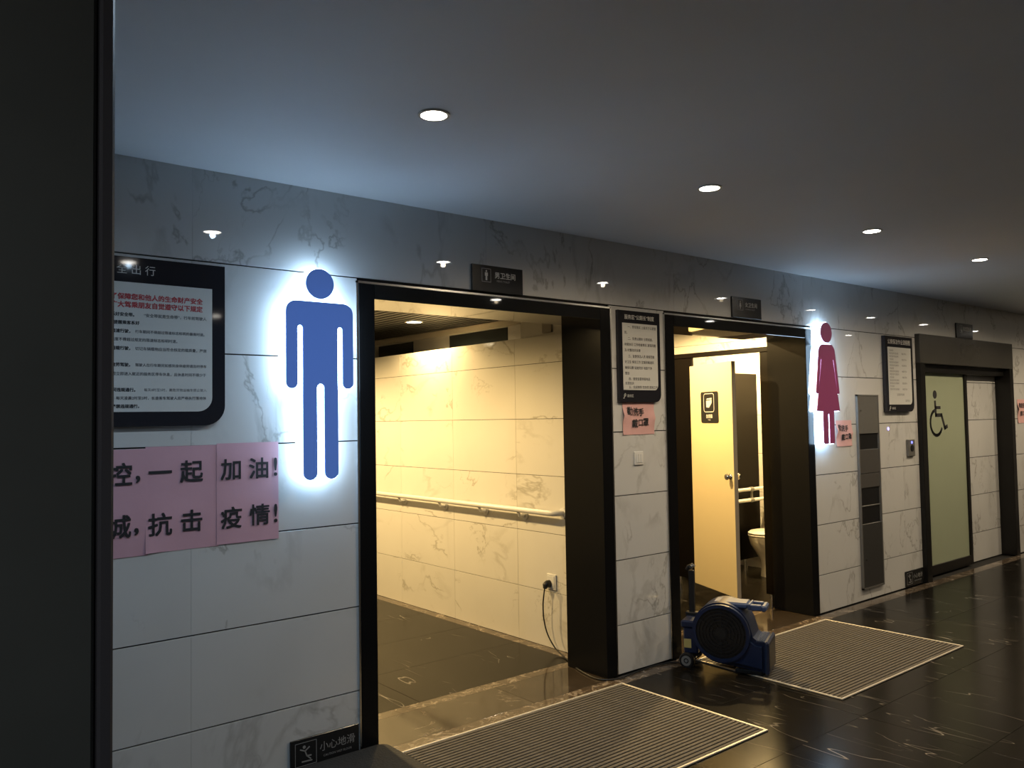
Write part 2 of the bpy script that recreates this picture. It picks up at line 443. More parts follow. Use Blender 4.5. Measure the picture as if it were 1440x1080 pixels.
# ------------------------------------------------------------------ door surrounds
def portal(name, x0, x1, label):
    fw = .09; y0, y1 = -.012, .345
    d = thing(name, ((x0+x1)/2, 0, 0), label=label, kind='structure')
    obj('jamb', MB().cbox(x0, x0+fw, y0, y1, 0, 2.275, .003), 'jamb_black', d)
    obj('jamb', MB().cbox(x1-fw, x1, y0, y1, 0, 2.275, .003), 'jamb_black', d)
    obj('header', MB().cbox(x0+fw, x1-fw, y0, y1, 2.20, 2.275, .002), 'black_gloss', d)
    obj('edge_trim', MB().box(x0-.010, x0, -.008, .01, 0, 2.285), 'silver_trim', d)
    obj('edge_trim', MB().box(x1, x1+.010, -.008, .01, 0, 2.285), 'silver_trim', d)
    obj('edge_trim', MB().box(x0-.010, x1+.010, -.008, .01, 2.2755, 2.286), 'silver_trim', d)
portal('door_1', 1.972, 3.742, 'wide black framed doorway of the left washroom')
portal('door_2', 4.266, 6.062, 'black framed doorway of the washroom with the open cubicle')

def accessible_door():
    d = thing('door_3', (9.0, 0, 0), label='black framed sliding door of frosted green glass with a wheelchair symbol', kind='structure')
    obj('header', MB().cbox(7.885, 10.14, -.045, .12, 2.055, 2.335, .004), 'dark_header', d)
    obj('jamb', MB().cbox(7.885, 7.985, -.043, .125, 0, 2.055, .003), 'black_satin', d)
    obj('jamb', MB().cbox(10.045, 10.14, -.043, .125, 0, 2.055, .003), 'black_satin', d)
    obj('track', MB().cbox(7.985, 10.045, .02, .11, 1.975, 2.055, .003), 'black_satin', d)
    lf = thing('door_leaf', (8.6, .075, 0), parent=d)
    obj('glass', MB().box(8.03, 9.10, .07, .082, .10, 1.975), 'frosted_glass', lf)
    obj('stile', MB().cbox(9.095, 9.155, .055, .098, .01, 1.975, .003), 'black_satin', lf)
    obj('stile', MB().cbox(7.99, 8.035, .055, .098, .01, 1.975, .003), 'black_satin', lf)
    obj('bottom_rail', MB().cbox(8.035, 9.095, .055, .098, .01, .105, .003), 'black_satin', lf)
    # wheelchair symbol on the glass
    fn = front(.07); mb = MB()
    def seg(pl, wd):
        for (a, b) in zip(pl[:-1], pl[1:]):
            A = Vector(a); B = Vector(b); t = (B-A).normalized(); n = Vector((-t.y, t.x))*wd/2; A = A-t*wd*.4; B = B+t*wd*.4
            mb.prism([A+n, A-n, B-n, B+n], fn, 0, .002)
    mb.prism(circle(8.425, 1.765, .042, 18), fn, 0, .002)
    seg([(8.425, 1.69), (8.435, 1.56), (8.56, 1.56), (8.625, 1.43), (8.675, 1.445)], .036)
    seg([(8.43, 1.635), (8.53, 1.635)], .03)
    seg([(8.44+.125*math.cos(a)*1.05, 1.485+.125*math.sin(a)) for a in [math.radians(q) for q in range(105, 345, 15)]], .03)
    obj('wheelchair_symbol', mb, 'ink_black', lf)
accessible_door()

# ------------------------------------------------------------------ downlights
def lamp_mesh(r):
    ring = MB().ring((0, 0), r, r*1.22, lambda u, v, d: (u, v, d), -.006, 0, 28)
    disc = MB().prism(circle(0, 0, r, 28), lambda u, v, d: (u, v, d), -.0035, -.0005)
    return ring, disc
def downlight(x, y, z, label, power, glow, col, r=.048, group=None, cone=166, blend=.7):
    t = thing('downlight', (x, y, z), label, 'ceiling light', group)
    ring, disc = lamp_mesh(r)
    obj('trim_ring', ring, 'lamp_ring', t, True); obj('diffuser', disc, glow, t, True)
    l = bpy.data.lights.new('lamp', 'SPOT'); l.energy = power; l.color = col; l.spot_size = math.radians(cone); l.spot_blend = blend
    l.shadow_soft_size = .016
    lo = bpy.data.objects.new('lamp', l); link(lo, t); lo.location = (0, 0, -.024)
    return t
ROW1 = [(.06, None), (1.663, 'round ceiling downlight nearest the camera, above the blue man sign'), (3.275, 'second visible ceiling downlight, above the left washroom doorway'),
        (4.868, 'third visible ceiling downlight, above the blue blower'), (6.46, 'farthest visible ceiling downlight at the right edge of the photo'),
        (8.03, 'ceiling downlight past the right edge, mirrored in the tiles just above the magenta woman sign'),
        (9.3, 'ceiling downlight past the right edge, mirrored in the tiles above the steel towel dispenser'),
        (10.65, 'ceiling downlight past the right edge, mirrored above the corner of the glass door frame'),
        (12.2, 'ceiling downlight farthest along the hall, mirrored right of the small plate over the glass door')]
for x, lab in ROW1:
    downlight(x, -1.142, 2.705, lab or 'round ceiling downlight hidden behind the dark column at the left edge', HALL_W*(.50 if x < 2 else 1.25), 'lamp_glow', COOL_COL if x < 2 else HALL_COL, group='hall ceiling downlights')
for x in (-1.68, 1.52, 4.72, 7.92, 11.12):
    downlight(x, -2.4, 2.705, 'added unseen downlight that brightens the dark column, out of frame above the camera', HALL_W*(.42 if x < 2 else .8), 'lamp_glow', COOL_COL if x < 2 else HALL_COL, group='rear hall ceiling downlights')
downlight(-.9, -3.7, 2.705, 'added unseen downlight that brightens the dark column, out of frame above the camera', HALL_W*.7, 'lamp_glow', (.85, .93, 1.0), group='rear hall ceiling downlights')  # added lamp, only there to brighten the dark column
for x in (-1.0, 3.0, 7.0, 11.0):  # added lamps behind the camera, lift the column, front wall and floor
    downlight(x, -4.9, 2.705, 'added unseen downlight that brightens the dark column, out of frame above the camera', HALL_W*(.6 if x < 4 else 1.), 'lamp_glow', COOL_COL if x < 4 else HALL_COL, group='rear hall ceiling downlights')
downlight(3.66, 2.13, 2.405, 'warm ceiling downlight in the dark slatted washroom ceiling', 46, 'lamp_glow_warm', WARM_COL, r=.062, cone=169, blend=.45)
downlight(2.2, 1.3, 2.405, 'added warm washroom fill light, unseen behind the doorway header', 105, 'lamp_glow_warm', WARM_COL, r=.062, cone=169, blend=.45, group='added washroom fill lights')  # added fill lamp, evens out the light on the cream tiled wall
downlight(2.3, 3.4, 2.405, 'added warm washroom fill light, unseen behind the doorway header', 215, 'lamp_glow_warm', WARM_COL, r=.062, cone=169, blend=.45, group='added washroom fill lights')  # second added fill lamp, deeper in the left washroom
downlight(5.0, 1.15, 2.6, 'warm downlight over the aisle beside the open cubicle', 200, 'lamp_glow_warm', WARM_COL, r=.062, cone=179, blend=.15)
downlight(6.75, .95, 2.6, 'warm downlight above the toilet cubicle', 290, 'lamp_glow_warm', WARM_COL, r=.062, cone=179, blend=.15)

# ------------------------------------------------------------------ luminous pictogram signs
def grow(pl, d):
    A = sum(pl[i-1][0]*pl[i][1]-pl[i][0]*pl[i-1][1] for i in range(len(pl))); sg = 1 if A > 0 else -1
    out = []; n = len(pl)
    for i in range(n):
        p = Vector(pl[i]); a = p-Vector(pl[i-1]); b = Vector(pl[(i+1) % n])-p
        if a.length < 1e-7: a = b
        if b.length < 1e-7: b = a
        na = Vector((a.y, -a.x)).normalized(); nb = Vector((b.y, -b.x)).normalized(); m = na+nb
        m = m/max(.5, m.length_squared/2) if m.length > 1e-6 else na
        out.append(tuple(p+m*d*sg))
    return out
def luminous(name, label, polys, mats, depth=.080):
    xs = [p[0] for q in polys for p in q[1]]; zs = [p[1] for q in polys for p in q[1]]
    t = thing(name, ((min(xs)+max(xs))/2, 0, min(zs)), label, 'sign')
    k = (3.59316-depth)/3.59316
    for nm, pl in polys:
        pl = [(u*k, 1.595+(v-1.595)*k) for u, v in pl]
        fn = front(0)
        obj(nm+'_light_box', MB().prism(grow(pl, .0035), fn, .004, depth-.007), 'acrylic_glow', t)
        cx = sum(p[0] for p in pl)/len(pl)
        obj(nm+'_face', MB().prism(pl, fn, depth-.0065, depth), mats, t)
def man_sign():
    c = 1.773; zt, za, zs, zf, zc = 2.165, 1.752, 2.05, 1.322, 1.775
    R = [(.173, zt, .05), (.173, za, .03), (.116, za, .03), (.116, zs, .014), (.090, zs, .014), (.090, zf, .036), (.0185, zf, .036), (.0185, zc, .018)]
    right = [(c+u, v, r) for u, v, r in R]; left = [(c-u, v, r) for u, v, r in reversed(R)]
    luminous('man_sign', 'glowing blue man pictogram sign mounted beside the left doorway',
             [('head', circle(c, 2.252, .0725, 36)), ('body', rpoly(right+left))], 'sign_blue')
def woman_sign():
    c = 6.312
    R = [(.115, 2.165, .07), (.182, 1.765, .012), (.150, 1.750, .012), (.098, 2.04, 0), (.088, 2.04, 0), (.178, 1.615, .008), (.083, 1.612, 0), (.083, 1.345, .02), (.008, 1.345, .01), (.008, 1.59, 0)]
    right = [(c+u, v, r) for u, v, r in R]; left = [(c-u, v, r) for u, v, r in reversed(R)]
    luminous('woman_sign', 'glowing magenta woman pictogram sign mounted beside the right doorway',
             [('head', circle(c, 2.262, .085, 36)), ('body', rpoly(right+left))], 'sign_pink')
man_sign(); woman_sign()

# ------------------------------------------------------------------ notice boards
def board(name, label, x0, x1, z0, z1, px0, px1, pz0, pz1, rad, prad, th=.022):
    t = thing(name, ((x0+x1)/2, 0, z0), label, 'notice board')
    obj('panel', MB().prism(rpoly([(x0, z1), (x1, z1), (x1, z0, rad), (x0, z0)], 8), front(0), .001, th), 'board_black', t)
    obj('sheet', MB().prism(rpoly([(px0, pz1), (px1, pz1), (px1, pz0, prad), (px0, pz0)], 8), front(-th), 0, .0015), 'board_white', t)
    return t, front(-th), front(-th-.0015)
def board_one():
    t, fb, fs = board('safety_notice_board', 'large black framed traffic safety notice board beside the dark column',
        .53, 1.308, 1.588, 2.282, .588, 1.252, 1.648, 2.178, .085, .06)
    text('title', '安 全 出 行', .043, 'letter_white', t, fb, .915, 2.232, spacing=1.0)
    text('heading', '为了保障您和他人的生命财产安全', .0262, 'ink_red', t, fs, 1.211, 2.119, bold=.035, align='RIGHT')
    text('heading', '请广大驾乘朋友自觉遵守以下规定', .0262, 'ink_red', t, fs, 1.211, 2.086, bold=.035, align='RIGHT')
    L = [(2.045, '1、系好安全带。', '“安全带就是生命带”，行车前驾驶人', .945), (2.012, '应主动提醒乘客系好', '', .955),
         (1.977, '2、严禁超速行驶，', '行车期间不得超过限速标志标明的最高时速。', .930), (1.943, '', '同向行驶速度不得超过规定的限速标志标明时速。', 1.115),
         (1.907, '3、严禁超载行驶，', '切记车辆载物应当符合核定的载质量，严禁', .930),
         (1.840, '4、严禁疲劳驾驶。', '驾驶人在行车期间如感到身体疲劳请及时停车', .930),
         (1.803, '', '应立即进入就近的服务区停车休息，且休息时间不得少于', 1.226),
         (1.738, '5、严禁夜间违规通行。', '每天0时至5时，高危货物运输车禁止驶入', .950),
         (1.704, '', '每天凌晨2时至5时，长途客车驾驶人应严格执行落地休', 1.226), (1.671, '息，严禁违规通行。', '', .965)]
    for z, a, b, xe in L:
        if a: text('bold_line', a, .0165, 'ink_black', t, fs, xe, z, align='RIGHT', bold=.03)
        if a and b: text('text_line', b, (1.228-xe-.008)/len(b)*1.0, 'ink_grey', t, fs, 1.228, z, align='RIGHT', bold=.014)
        elif b: text('text_line', b, .0150, 'ink_grey', t, fs, xe, z, align='RIGHT', bold=.014)
board_one()
def mark(t, fb, x, z, s):
    strokes('emblem', [[(x, z-.5*s), (x+.25*s, z-.5*s), (x+.3*s, z+.2*s), (x+.55*s, z+.5*s), (x+.75*s, z+.3*s), (x+.7*s, z), (x+.4*s, z-.1*s)]], s*.14, 'letter_white', t, fb, .0008)
def board_two():
    t, fb, fs = board('rules_notice_board', 'black framed notice board on the pier between the two doorways',
        3.80, 4.197, 1.688, 2.272, 3.837, 4.168, 1.765, 2.192, .05, .035)
    text('title', '服务区“公厕长”制度', .032, 'letter_white', t, fb, 4.0, 2.232, bold=.01)
    s = .0238
    for z, x, b in [(2.168, 3.885, '一、贯彻落实 上级关于公厕管'), (2.131, 3.853, '理。'), (2.093, 3.885, '二、负责公厕的 日常巡查，'),
                    (2.056, 3.853, '制度执行 工作检查情况 发现问题'), (2.019, 3.853, '及 时整改并反馈'), (1.981, 3.885, '三、监督保洁人员 按规范做'),
                    (1.944, 3.853, '好卫生 保洁工作 定期消毒通风'), (1.907, 3.853, '确保公厕 设施完好 地面干净'), (1.871, 3.853, '整洁'),
                    (1.836, 3.885, '四、接受监督举报电话 '), (1.808, 3.853, '处理投诉'), (1.783, 3.885, '五、完成领导 交办的 其他工作')]:
        text('text_line', b, s*.86, 'ink_grey', t, fs, x, z, align='LEFT', bold=.012)
    mark(t, fb, 3.835, 1.728, .03); text('small_print', '服务区', .02, 'letter_white', t, fb, 3.90, 1.728)
board_two()
def board_three():
    t, fb, fs = board('posted_notice_board', 'black framed notice board left of the frosted glass door',
        7.235, 7.755, 1.60, 2.285, 7.275, 7.715, 1.665, 2.185, .07, .045, th=.035)
    text('title', '公厕保洁作业流程图', .048, 'letter_white', t, fb, 7.495, 2.235, bold=.01)
    s = .024
    for i in range(14):
        z = 2.155-.027*i
        b = '保洁员定时巡查清扫' if i % 3 else '作业标准'
        text('text_line', b, s*.8, 'ink_grey', t, fs, 7.30, z, align='LEFT')
        if i % 2: text('text_line', '地面无积水', s*.8, 'ink_grey', t, fs, 7.53, z, align='LEFT')
    text('text_line', '注意事项说明', s, 'ink_grey', t, fs, 7.49, 1.755)
    text('text_line', '监督电话', s*.9, 'ink_grey', t, fs, 7.62, 1.70)
    mark(t, fb, 7.275, 1.632, .035); text('small_print', '服务区', .024, 'letter_white', t, fb, 7.36, 1.632)
board_three()

# ------------------------------------------------------------------ pink posters
def sheet_mb(x0, x1, z0, z1, y=-.0015, curl=(), n=10, th=.0006, seed=0, wob=.0008):
    rnd = random.Random(seed); vs = []; fs = []
    ph = [rnd.uniform(0, 6) for _ in range(4)]
    def yy(u, v):
        d = wob*(math.sin(u*7+ph[0])+math.sin(v*9+ph[1]))*.5+wob
        for (cu, cv, amt) in curl: d += amt*max(0, 1-math.hypot(u-cu, v-cv)/.35)**2
        return d
    for s in (0, th):
        for j in range(n+1):
            for i in range(n+1):
                u, v = i/n, j/n
                vs.append((x0+(x1-x0)*u, y-yy(u, v)-s, z0+(z1-z0)*v))
    M = (n+1)*(n+1); q = lambda i, j, k: k*M+j*(n+1)+i
    for j in range(n):
        for i in range(n):
            for k in (0, 1): fs.append((q(i, j, k), q(i+1, j, k), q(i+1, j+1, k), q(i, j+1, k)))
    for i in range(n):
        fs += [(q(i, 0, 0), q(i+1, 0, 0), q(i+1, 0, 1), q(i, 0, 1)), (q(i, n, 0), q(i+1, n, 0), q(i+1, n, 1), q(i, n, 1)),
               (q(0, i, 0), q(0, i+1, 0), q(0, i+1, 1), q(0, i, 1)), (q(n, i, 0), q(n, i+1, 0), q(n, i+1, 1), q(n, i, 1))]
    mb = MB(); mb.add(vs, fs); mb.smooth = True
    return mb
def posters():
    g = 'pink poster sheets under the safety notice board'
    specs = [(.70, .995, 1.060, 1.496, 'pink paper sheet at the left end of the poster, cut off by the dark column', [('控', .886, 1.396), (',', .955, 1.372), ('城', .882, 1.185), (',', .950, 1.160)], -.0015),
             (.985, 1.285, 1.066, 1.503, 'middle pink paper sheet of the poster with four large characters', [('一', 1.043, 1.397), ('起', 1.171, 1.394), ('抗', 1.043, 1.181), ('击', 1.171, 1.185)], -.004),
             (1.277, 1.558, 1.070, 1.508, 'pink paper sheet of the poster nearest the blue man sign', [('加', 1.341, 1.393), ('油', 1.466, 1.393), ('!', 1.543, 1.395), ('疫', 1.341, 1.183), ('情', 1.469, 1.186), ('!', 1.543, 1.186)], -.0065)]
    for i, (x0, x1, z0, z1, lab, chars, y) in enumerate(specs):
        t = thing('poster_sheet', ((x0+x1)/2, 0, z0), lab, 'poster', g)
        obj('paper', sheet_mb(x0, x1, z0, z1, y+.0035 if i else y, curl=[(0, 0, .006)] if i == 1 else (), seed=i), 'pink_paper', t)
        for ch, u, v in chars:
            sz = .098 if ch not in ',!' else .115
            text('character', ch, sz, 'ink_black', t, front(y+.0035-.0045 if i else y-.0045), u, v, bold=.018 if ch not in '!,' else .012)
posters()
def note(label, x0, x1, z0, z1, lines, seed, y=-.002):
    t = thing('paper_note', ((x0+x1)/2, 0, z0), label, 'paper note', 'pink hygiene notes')
    obj('paper', sheet_mb(x0, x1, z0, z1, y, curl=[(0, .6, .02), (1, .5, .012), (0, 0, .006)], n=14, seed=seed, wob=.002), 'note_paper', t)
    for ch, u, v, sz in lines: text('character', ch, sz, 'ink_black', t, front(y-.0075), u, v, bold=.02)
note('curling pink handwritten note taped under the board between the doorways', 3.842, 4.142, 1.480, 1.69,
     [('勤', 3.905, 1.632, .056), ('洗', 3.962, 1.627, .054), ('手', 4.012, 1.623, .054), ('戴', 3.952, 1.552, .056), ('口', 4.005, 1.555, .05), ('罩', 4.055, 1.558, .056)], 5)
note('small pink note beside the feet of the magenta woman sign', 6.405, 6.66, 1.318, 1.535,
     [('勤', 6.455, 1.475, .055), ('洗', 6.51, 1.47, .055), ('手', 6.565, 1.468, .055), ('戴', 6.51, 1.395, .055), ('口', 6.565, 1.397, .05), ('罩', 6.62, 1.40, .055)], 9)
note('pink note at the right edge of the photo past the frosted glass door', 10.33, 10.6, 1.45, 1.72,
     [('勤', 10.39, 1.65, .06), ('洗', 10.45, 1.65, .06), ('手', 10.51, 1.65, .06), ('戴', 10.43, 1.56, .06), ('口', 10.49, 1.56, .055), ('罩', 10.55, 1.56, .06)], 11)

# ------------------------------------------------------------------ small black signs
def icon_frame(t, fb, u0, u1, v0, v1, wd=.003, mat='letter_grey'):
    strokes('icon_frame', [[(u0, v0), (u1, v0), (u1, v1), (u0, v1), (u0, v0)]], wd, mat, t, fb, .0006)
def door_plate(label, x0, x1, z0, z1, han, eng, kind, y=0):
    t = thing('door_plate', ((x0+x1)/2, y, z0), label, 'sign', 'black name plates above the doorways')
    obj('plate', MB().cbox(x0, x1, y-.016, y-.001, z0, z1, .002), 'plate_black', t)
    fb = front(y-.016); W = x1-x0; H = z1-z0
    iu = x0+W*.27; iv = z0+H*.62; r = H*.19
    icon_frame(t, fb, iu-r*1.1, iu+r*1.1, iv-r*1.3, iv+r*1.3)
    mb = MB(); mb.prism(circle(iu, iv+r*.82, r*.2, 14), fb, 0, .001)
    if kind == 'man': mb.prism([(iu-r*.36, iv+r*.55), (iu-r*.36, iv-.15*r), (iu-r*.2, iv-.15*r), (iu-r*.2, iv-r), (iu+r*.2, iv-r), (iu+r*.2, iv-.15*r), (iu+r*.36, iv-.15*r), (iu+r*.36, iv+r*.55)], fb, 0, .001)
    elif kind == 'woman': mb.prism([(iu-r*.22, iv+r*.55), (iu-r*.42, iv-.45*r), (iu-r*.14, iv-.45*r), (iu-r*.14, iv-r), (iu+r*.14, iv-r), (iu+r*.14, iv-.45*r), (iu+r*.42, iv-.45*r), (iu+r*.22, iv+r*.55)], fb, 0, .001)
    else: mb.prism([(iu-r*.2, iv+r*.55), (iu-r*.3, iv-.6*r), (iu+r*.5, iv-r), (iu+r*.4, iv-.2*r), (iu+r*.1, iv-.1*r), (iu+r*.05, iv+r*.55)], fb, 0, .001)
    obj('pictogram', mb, 'letter_white', t)
    n = len(han)
    text('lettering', han, W*.105, 'letter_white', t, fb, x0+W*.64, z0+H*.66, bold=.012)
    text('small_lettering', eng, W*.042, 'letter_grey', t, fb, x0+W*.60, z0+H*.44, bold=.008)
door_plate('black name plate above the wide left washroom doorway', 2.665, 3.026, 2.298, 2.445, '男卫生间', "MEN'S TOILET", 'man')
door_plate('black name plate above the middle washroom doorway with the cubicle', 5.010, 5.372, 2.306, 2.458, '女卫生间', "WOMEN'S TOILET", 'woman')
door_plate('small black name plate above the frosted glass sliding door', 8.78, 9.175, 2.342, 2.495, '第三卫生间', 'TOILET', 'chair', y=0)
def caution(label, x0, x1, z0, z1):
    t = thing('caution_plate', ((x0+x1)/2, 0, z0), label, 'sign', 'black wet floor plates at the foot of the wall')
    obj('plate', MB().cbox(x0, x1, -.010, -.001, z0, z1, .0015), 'plate_black', t); fb = front(-.010)
    H = z1-z0; u = x0+.075; v = z0+H*.52; r = H*.36
    icon_frame(t, fb, u-r, u+r, v-r, v+r, .0022)
    k = r/.05
    strokes('falling_figure', [[(u-.026*k, v+.022*k), (u-.004*k, v+.012*k), (u+.004*k, v-.01*k), (u+.024*k, v-.012*k)], [(u-.004*k, v+.012*k), (u+.016*k, v+.026*k)],
             [(u+.004*k, v-.01*k), (u+.022*k, v-.026*k)], [(u-.018*k, v-.032*k), (u+.028*k, v-.034*k)]], .0055*k, 'letter_grey', t, fb)
    obj('figure_head', MB().prism(circle(u-.008*k, v+.03*k, .007*k, 14), fb, 0, .001), 'letter_grey', t)
    text('lettering', '小心地滑', .046, 'letter_grey', t, fb, x0+.235, z0+H*.60)
    text('small_lettering', 'CAUTION WET FLOOR', .014, 'letter_grey', t, fb, x0+.235, z0+H*.30)
caution('black wet floor plate low on the wall left of the wide doorway', 1.607, 1.955, .004, .148)
caution('black wet floor plate low on the wall beside the frosted glass door', 7.520, 7.872, .004, .146)

# ------------------------------------------------------------------ wall fittings
def switch():
    t = thing('light_switch', (3.982, 0, 1.285), 'white triple light switch on the pier between the doorways', 'light switch')
    obj('plate', MB().cbox(3.939, 4.025, -.010, -.001, 1.285, 1.371, .003), 'white_plastic', t)
    for i in range(3): obj('rocker', MB().cbox(3.951+.0215*i, 3.971+.0215*i, -.014, -.010, 1.300, 1.356, .0015), 'white_plastic', t)
switch()
def dispenser():
    x0, x1 = 6.742, 7.105; z = [.095, .645, .95, 1.28, 1.415, 1.752]
    t = thing('towel_dispenser', ((x0+x1)/2, 0, .095), 'tall recessed steel towel dispenser and waste bin in the wall', 'dispenser')
    obj('frame', MB().box(x0, x0+.014, -.022, -.001, z[0], z[-1]).box(x1-.014, x1, -.022, -.001, z[0], z[-1]).box(x0, x1, -.022, -.001, z[0], z[0]+.014).box(x0, x1, -.022, -.001, z[-1]-.014, z[-1]), 'steel_dark', t)
    up = obj('upper_door', MB().cbox(x0+.014, x1-.014, -.020, -.002, z[4], z[5]-.014, .003), 'steel_dark', t)
    obj('lock', MB().prism(circle(x0+.045, 1.615, .009, 14), front(-.020), 0, .004), 'chrome', up)
    obj('towel_slot', MB().box(x0+.014, x1-.014, -.006, -.002, z[3], z[4]), 'steel_black', t)
    obj('middle_panel', MB().cbox(x0+.014, x1-.014, -.020, -.002, 1.075, z[3], .003), 'steel_mid', t)
    obj('lower_panel', MB().cbox(x0+.014, x1-.014, -.016, -.002, z[2], 1.072, .003), 'steel_mid', t)
    obj('waste_opening', MB().box(x0+.014, x1-.014, -.005, -.002, z[1], z[2]), 'steel_black', t)
    obj('waste_flap', MB().cbox(x0+.016, x1-.016, -.014, -.005, .79, .80, .002), 'steel_dark', t)
    lo = obj('waste_door', MB().cbox(x0+.014, x1-.014, -.020, -.002, z[0]+.014, z[1], .003), 'steel_lower', t)
    obj('lock', MB().prism(circle(x0+.06, .345, .009, 14), front(-.020), 0, .004), 'chrome', lo)
dispenser()
def panel_button():
    t = thing('door_button', (7.70, 0, 1.185), 'dark push button panel with a blue light left of the frosted glass door', 'button')
    obj('housing', MB().cbox(7.638, 7.770, -.022, -.001, 1.187, 1.341, .004), 'steel_dark', t)
    obj('button', MB().prism(circle(7.704, 1.262, .030, 20), front(-.022), 0, .006), 'black_plastic', t)
    obj('indicator', MB().prism(circle(7.704, 1.315, .011, 16), front(-.022), 0, .003), 'led_blue', t)
panel_button()
def violet_mark():
    t = thing('status_light', (7.30, 0, 1.43), 'tiny violet glowing dot on the tiles under the third notice board', 'indicator light')
    obj('bezel', MB().prism(circle(7.30, 1.448, .019, 20), front(0), .0005, .003), 'white_plastic', t)
    obj('lens', MB().prism(circle(7.30, 1.448, .014, 20), front(-.003), 0, .004), 'led_violet', t)
violet_mark()

# ------------------------------------------------------------------ floor mats
def entrance_mat(label, x0, x1, y0, y1):
    t = thing('entrance_mat', ((x0+x1)/2, (y0+y1)/2, 0), label, 'floor mat', 'ribbed entrance mats in front of the doorways')
    obj('backing', MB().box(x0+.012, x1-.012, y0+.012, y1-.012, .0008, .003), 'mat_base', t)
    for (a, b, c, d) in ((x0, x1, y0, y0+.013), (x0, x1, y1-.013, y1), (x0, x0+.013, y0+.013, y1-.013), (x1-.013, x1, y0+.013, y1-.013)):
        obj('edge_bar', MB().cbox(a, b, c, d, .0005, .009, .002), 'mat_frame', t)
    n = 36; pitch = (y1-y0-.026)/n
    me = None
    for i in range(n):
        yc = y0+.013+pitch*(i+.5)
        if me is None:
            hw = pitch*.34; pr = [(-hw, .003), (-hw, .0065), (-hw*.6, .008), (hw*.6, .008), (hw, .0065), (hw, .003)]
            first = obj('rib', MB().prism(pr, lambda u, v, d: (d, yc+u, v), x0+.015, x1-.015), 'mat_rib', t); me = first
        else:
            o = first.copy(); link(o, t); o.location.y += pitch*i
entrance_mat('ribbed brown entrance mat in front of the wide left doorway', 2.105, 3.653, -1.13, -.128)
entrance_mat('ribbed brown entrance mat in front of the middle doorway beside the blower', 4.345, 5.932, -1.145, -.128)
def rubber_mat():
    t = thing('rubber_mat', (1.5, -.5, 0), 'dark thick rubber mat on the floor at the foot of the left wall', 'floor mat')
    pts = rpoly([(.9, -.025), (2.085, -.025, .05), (2.095, -.75, .03), (.9, -.75)])
    obj('slab', MB().prism(pts, lambda u, v, d: (u, v, d), .001, .030), 'rubber_mat', t)
    obj('top_pad', MB().prism(rpoly([(.92, -.04), (2.065, -.04, .05), (2.075, -.73, .03), (.92, -.73)]), lambda u, v, d: (u, v, d), .030, .036), 'rubber_mat', t)
rubber_mat()

# ------------------------------------------------------------------ men's room fittings
def handrail():
    xr, z0 = 3.785, .943
    t = thing('handrail', (3.80, 1.8, z0), 'long white handrail on brackets along the cream tiled wall', 'handrail')
    pts = [(xr, 4.6, z0), (xr, 2.5, z0), (xr, .64, z0)]
    pts += [(xr+.06*(1-math.cos(a)), .64-.06*math.sin(a), z0) for a in (.4, .8, 1.2, PI/2)] + [(3.857, .58, z0)]
    obj('rail', MB().tube(pts, .019, 12), 'white_plastic', t)
    def flange(y):
        return MB().tube([(3.859, y, z0-.0), (3.849, y, z0)], .036, 16)
    obj('end_flange', flange(.58), 'white_plastic', t)
    for y in (.985, 1.45, 1.99, 2.61, 3.2, 3.8):
        b = obj('bracket', MB().tube([(xr+.004, y, z0-.012), (xr+.02, y, z0-.045), (3.835, y, z0-.05), (3.858, y, z0-.05)], .011, 8), 'white_plastic', t)
        obj('flange', MB().tube([(3.859, y, z0-.05), (3.850, y, z0-.05)], .032, 14), 'white_plastic', b)
handrail()
def socket():
    t = thing('wall_socket', (3.855, .708, .41), 'white wall socket low on the cream tiled wall', 'socket')
    obj('plate', MB().cbox(3.849, 3.859, .662, .756, .405, .512, .003), 'white_plastic', t)
    obj('face', MB().cbox(3.846, 3.849, .675, .743, .42, .498, .001), 'white_plastic', t)
    c = thing('power_cord', (3.81, .70, 0), 'thin black power cord running from the wall socket to the blower', 'cord')
    obj('plug', MB().tube([(3.8455, .725, .445), (3.828, .725, .445), (3.812, .727, .437), (3.805, .728, .415)], [.026, .026, .022, .012], 14), 'black_plastic', c)
    pts = [(3.805, .728, .418), (3.80, .733, .37), (3.798, .740, .30), (3.80, .735, .20), (3.80, .70, .11), (3.79, .62, .04), (3.77, .52, .010),
           (3.72, .40, .006), (3.66, .28, .006), (3.620, .16, .006), (3.60, .04, .006), (3.63, -.03, .006), (3.72, -.06, .006), (3.86, -.045, .006),
           (4.02, -.035, .006), (4.16, -.05, .006), (4.24, -.10, .006), (4.30, -.14, .010), (4.36, -.15, .04)]
    # smooth the path
    P = [Vector(p) for p in pts]; out = []
    for i in range(len(P)-1):
        p0, p1, p2, p3 = P[max(i-1, 0)], P[i], P[i+1], P[min(i+2, len(P)-1)]
        for k in range(5):
            s = k/5
            out.append(.5*((2*p1)+(p2-p0)*s+(2*p0-5*p1+4*p2-p3)*s*s+(3*p1-p0-3*p2+p3)*s**3))
    out.append(P[-1])
    for q in out: q.z = max(q.z, .0055)
    obj('cable', MB().tube(out, .0048, 8), 'black_plastic', c)
socket()

